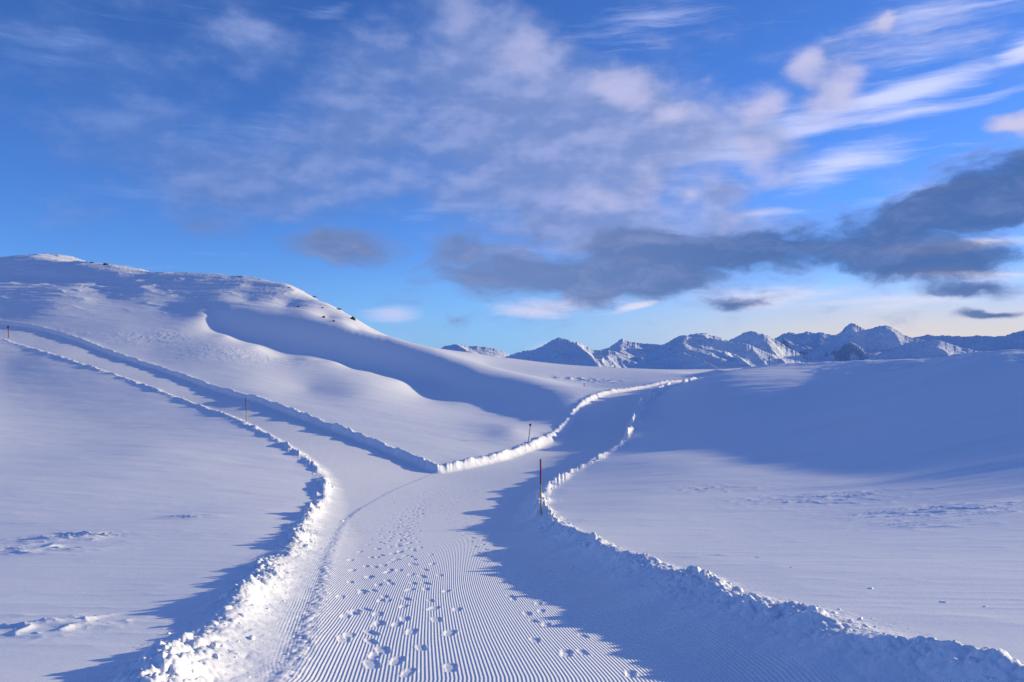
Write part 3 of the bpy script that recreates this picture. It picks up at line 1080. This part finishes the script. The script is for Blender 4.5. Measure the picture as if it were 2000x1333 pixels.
def build_valley():
    azs = np.radians(np.arange(0, 360.1, 4))
    rad = np.array([380, 600, 1000, 2000, 4000, 9000, 20000, 45000.])
    A, Q = np.meshgrid(azs, rad)
    X = Q * np.sin(A)
    Y = Q * np.cos(A)
    Z = -np.interp(Q, [380, 600, 1000, 2000, 4000, 9000, 45000], [90, 160, 260, 420, 520, 560, 700])
    V = np.stack([X.ravel(), Y.ravel(), Z.ravel()], 1)
    o = mesh_from_grid('valley_ground', V, grid_faces(*X.shape)[:, ::-1], M_MTN)
    tag(o, kind='structure')


build_valley()


# ------------------------------------------------------------------ marker poles
def tube_mesh(name, rings, mat, parent, seg=12, jitter=0.0):
    """rings: list of (x, y, z, radius)"""
    V = []
    for (x, y, z, r) in rings:
        for k in range(seg):
            a = 2 * math.pi * k / seg
            V.append((x + r * math.cos(a), y + r * math.sin(a), z))
    F = []
    for i in range(len(rings) - 1):
        for k in range(seg):
            F.append((i * seg + k, i * seg + (k + 1) % seg, (i + 1) * seg + (k + 1) % seg, (i + 1) * seg + k))
    me = bpy.data.meshes.new(name)
    F.append(tuple(range(seg))[::-1])
    F.append(tuple((len(rings) - 1) * seg + k for k in range(seg)))
    me.from_pydata(V, [], F)
    for p in me.polygons:
        p.use_smooth = len(p.vertices) == 4
    me.materials.append(mat)
    o = bpy.data.objects.new(name, me)
    scene.collection.objects.link(o)
    o.parent = parent
    return o


def pole(px, D, base_row, top_row, label, lean_px=0, r=.02, style='two_tone', thing='marker_pole', group='marker poles along the trails'):
    x = (px - 1000) / FPX * D
    y = D
    z = zat(x, y)
    e = bpy.data.objects.new(thing, None)
    e.empty_display_size = .2
    scene.collection.objects.link(e)
    e.location = (x, y, z)
    tag(e, label, 'marker pole', group)
    h = -(top_row - HORY) / FPX * D - z
    lx = lean_px / FPX * D

    def ln(f):
        return lx * f
    if style == 'two_tone':
        m = .56
        rg = []
        for f in (-.25, .0, .15, .16, .165, .33, .335, .345, m):
            rr = r * (1.0 if f not in (.16, .335) else 1.12) * (1.08 - .1 * f)
            rg.append((ln(f), 0, h * f, rr * .82))
        tube_mesh('lower_section', rg, M_WOOD, e)
        rg = [(ln(f), 0, h * f, r * 1.05) for f in (m, m + .01, .8, .985)] + [(ln(.995), 0, h * .997, r * .9)]
        tube_mesh('upper_section', rg, M_MAROON, e)
        tube_mesh('cap', [(ln(.99), 0, h * .985, r * 1.12), (ln(1), 0, h * .998, r * 1.1), (ln(1), 0, h * 1.0, r * .5)], M_BLACK, e)
    elif style == 'black_tip':
        tube_mesh('lower_section', [(ln(f), 0, h * f, r * .85) for f in (-.25, 0, .25, .48)], M_WOOD, e)
        tube_mesh('upper_section', [(ln(f), 0, h * f, r) for f in (.48, .49, .8, .9)], M_MAROON, e)
        tube_mesh('tip', [(ln(f), 0, h * f, r * q) for f, q in ((.9, 1.15), (.92, 1.2), (.99, 1.15), (1, .6))], M_BLACK, e)
    elif style == 'knob':
        # slightly bowed stick with a round dark reflector head
        rg = [(ln(f) + .03 * math.sin(f * 3.1) * h * .3, 0, h * f, r * (1 - .15 * f)) for f in np.linspace(-.2, .9, 9)]
        tube_mesh('stick', rg, M_GREYWOOD, e)
        c = ln(.93)
        rg = [(c, 0, h * .86, r * .9), (c, 0, h * .875, r * 2.2), (c, 0, h * .91, r * 3.2), (c, 0, h * .95, r * 3.0), (c, 0, h * .975, r * 1.8), (c, 0, h * 1.0, r * .9)]
        tube_mesh('reflector_head', rg, M_BLACK, e)
        tube_mesh('head_band', [(c, 0, h * .918, r * 3.3), (c, 0, h * .93, r * 3.3)], M_RED, e)
    elif style == 'red_knob':
        tube_mesh('stick', [(ln(f), 0, h * f, r * (1 - .1 * f)) for f in (-.2, 0, .4, .84)], M_RED, e)
        c = ln(.92)
        tube_mesh('reflector_head', [(c, 0, h * q, r * k) for q, k in ((.83, 1), (.85, 1.9), (.91, 2.3), (.97, 1.9), (1, .8))], M_BLACK, e)
    elif style == 'red_t':
        tube_mesh('stick', [(ln(f), 0, h * f, r) for f in (-.2, 0, .5, .9)], M_RED, e)
        tube_mesh('cap', [(0, 0, h * .9, r * 1.5), (0, 0, h, r * 1.4)], M_BLACK, e)
    else:
        rg = [(ln(f), 0, h * f, r * (1.1 - .4 * f)) for f in (-.2, 0, .25, .5, .75, 1.0)]
        tube_mesh('stick', rg, M_GREYWOOD, e)
        tube_mesh('clamp', [(ln(.56), 0, h * .55, r * 1.6), (ln(.57), 0, h * .6, r * 1.6)], M_BLACK, e)
    return e


pole(1057, 19.0, 1003, 897, 'tallest marker pole, purple above and yellow below, beside the near trail bend', -1, .021)
pole(482, 58.3, 824, 778, 'marker pole with black tip on the lower bank of the left branch trail', -2, .034, 'black_tip')
pole(1032, 58.5, 862, 828, 'thin grey leaning pole with round dark head left of the main trail', 4, .032, 'knob')
pole(17, 107.5, 657, 637, 'short red pole with dark round head at the far left of the branch trail', -1, .07, 'red_knob')
pole(1141, 108, 761, 749, 'tiny reddish pole in the rough snow left of the distant trail bend', 0, .05, 'red_t')
pole(1503, 118, 712, 688, 'thin dark stick standing on the right ridge skyline against the mountains', 0, .035, 'plain')


# ------------------------------------------------------------------ rocks on the hill
def rock(px, row, size_px, label, flat=.7, seed=0):
    # march the view ray to the surface
    D = np.linspace(110, 300, 900)
    x = (px - 1000) / FPX * D
    zr = -(row - HORY) / FPX * D
    b = lookup(x, D)[0]
    k = np.argmax(b > zr)
    if k == 0:
        k = int(np.argmin(zr - b))
    Dh = D[k]
    s = size_px / FPX * Dh / 2
    import bmesh
    bm = bmesh.new()
    bmesh.ops.create_icosphere(bm, subdivisions=3, radius=1)
    for v in bm.verts:
        c = np.array(v.co)
        n = float(vnoise(np.array([c[0] * 1.6 + seed * 3.1 + c[2]]), np.array([c[1] * 1.6 + c[2] * .8 + seed]), 5)[0])
        n2 = float(vnoise(np.array([c[0] * 4 + seed + c[2] * 2]), np.array([c[1] * 4 - c[2] * 2 + seed]), 6)[0])
        v.co *= 1 + .75 * n + .3 * n2
        v.co.x *= s * 1.15
        v.co.y *= s
        v.co.z *= s * flat
    me = bpy.data.meshes.new('rock')
    bm.to_mesh(me)
    bm.free()
    me.materials.append(M_ROCK)
    o = bpy.data.objects.new('rock', me)
    scene.collection.objects.link(o)
    o.location = (x[k], Dh, b[k] + s * flat * .35)
    o.rotation_euler = (0, 0, seed)
    tag(o, label, 'rock', 'rocks poking out of the snow on the hill')
    return o


for i, (px, row, s, fl, lab) in enumerate([
        (690, 625, 9, .9, 'biggest dark rock on the right shoulder of the snowy hill skyline'),
        (661, 605, 9, .4, 'flat dark rock on the hill skyline just above the biggest rock'),
        (632, 621, 6, .7, 'dark rock in the snow left of the biggest rock, upper of the two'),
        (652, 628, 4.5, .8, 'small dark rock nearest left of the biggest rock, below the skyline'),
        (612, 579, 8, .4, 'flat rock on the upper hill skyline right of the wind streaks'),
        (582, 600, 5, .5, 'faint brownish rock buried in the middle of the hill shoulder'),
        (630, 602, 4, .6, 'small faint rock in the snow between the flat skyline rocks'),
        (565, 563, 4.5, .4, 'little stone on the hill skyline where the slope steepens'),
        (470, 542, 6, .3, 'thin dark stone on the rounded hilltop in the middle of the skyline'),
        (180, 514, 7, .35, 'left one of the two dark stones on the far left hill crest'),
        (206, 518, 9, .5, 'right one of the two dark stones on the far left hill crest')]):
    rock(px, row, s, lab, fl, seed=i * 1.7 + .4)
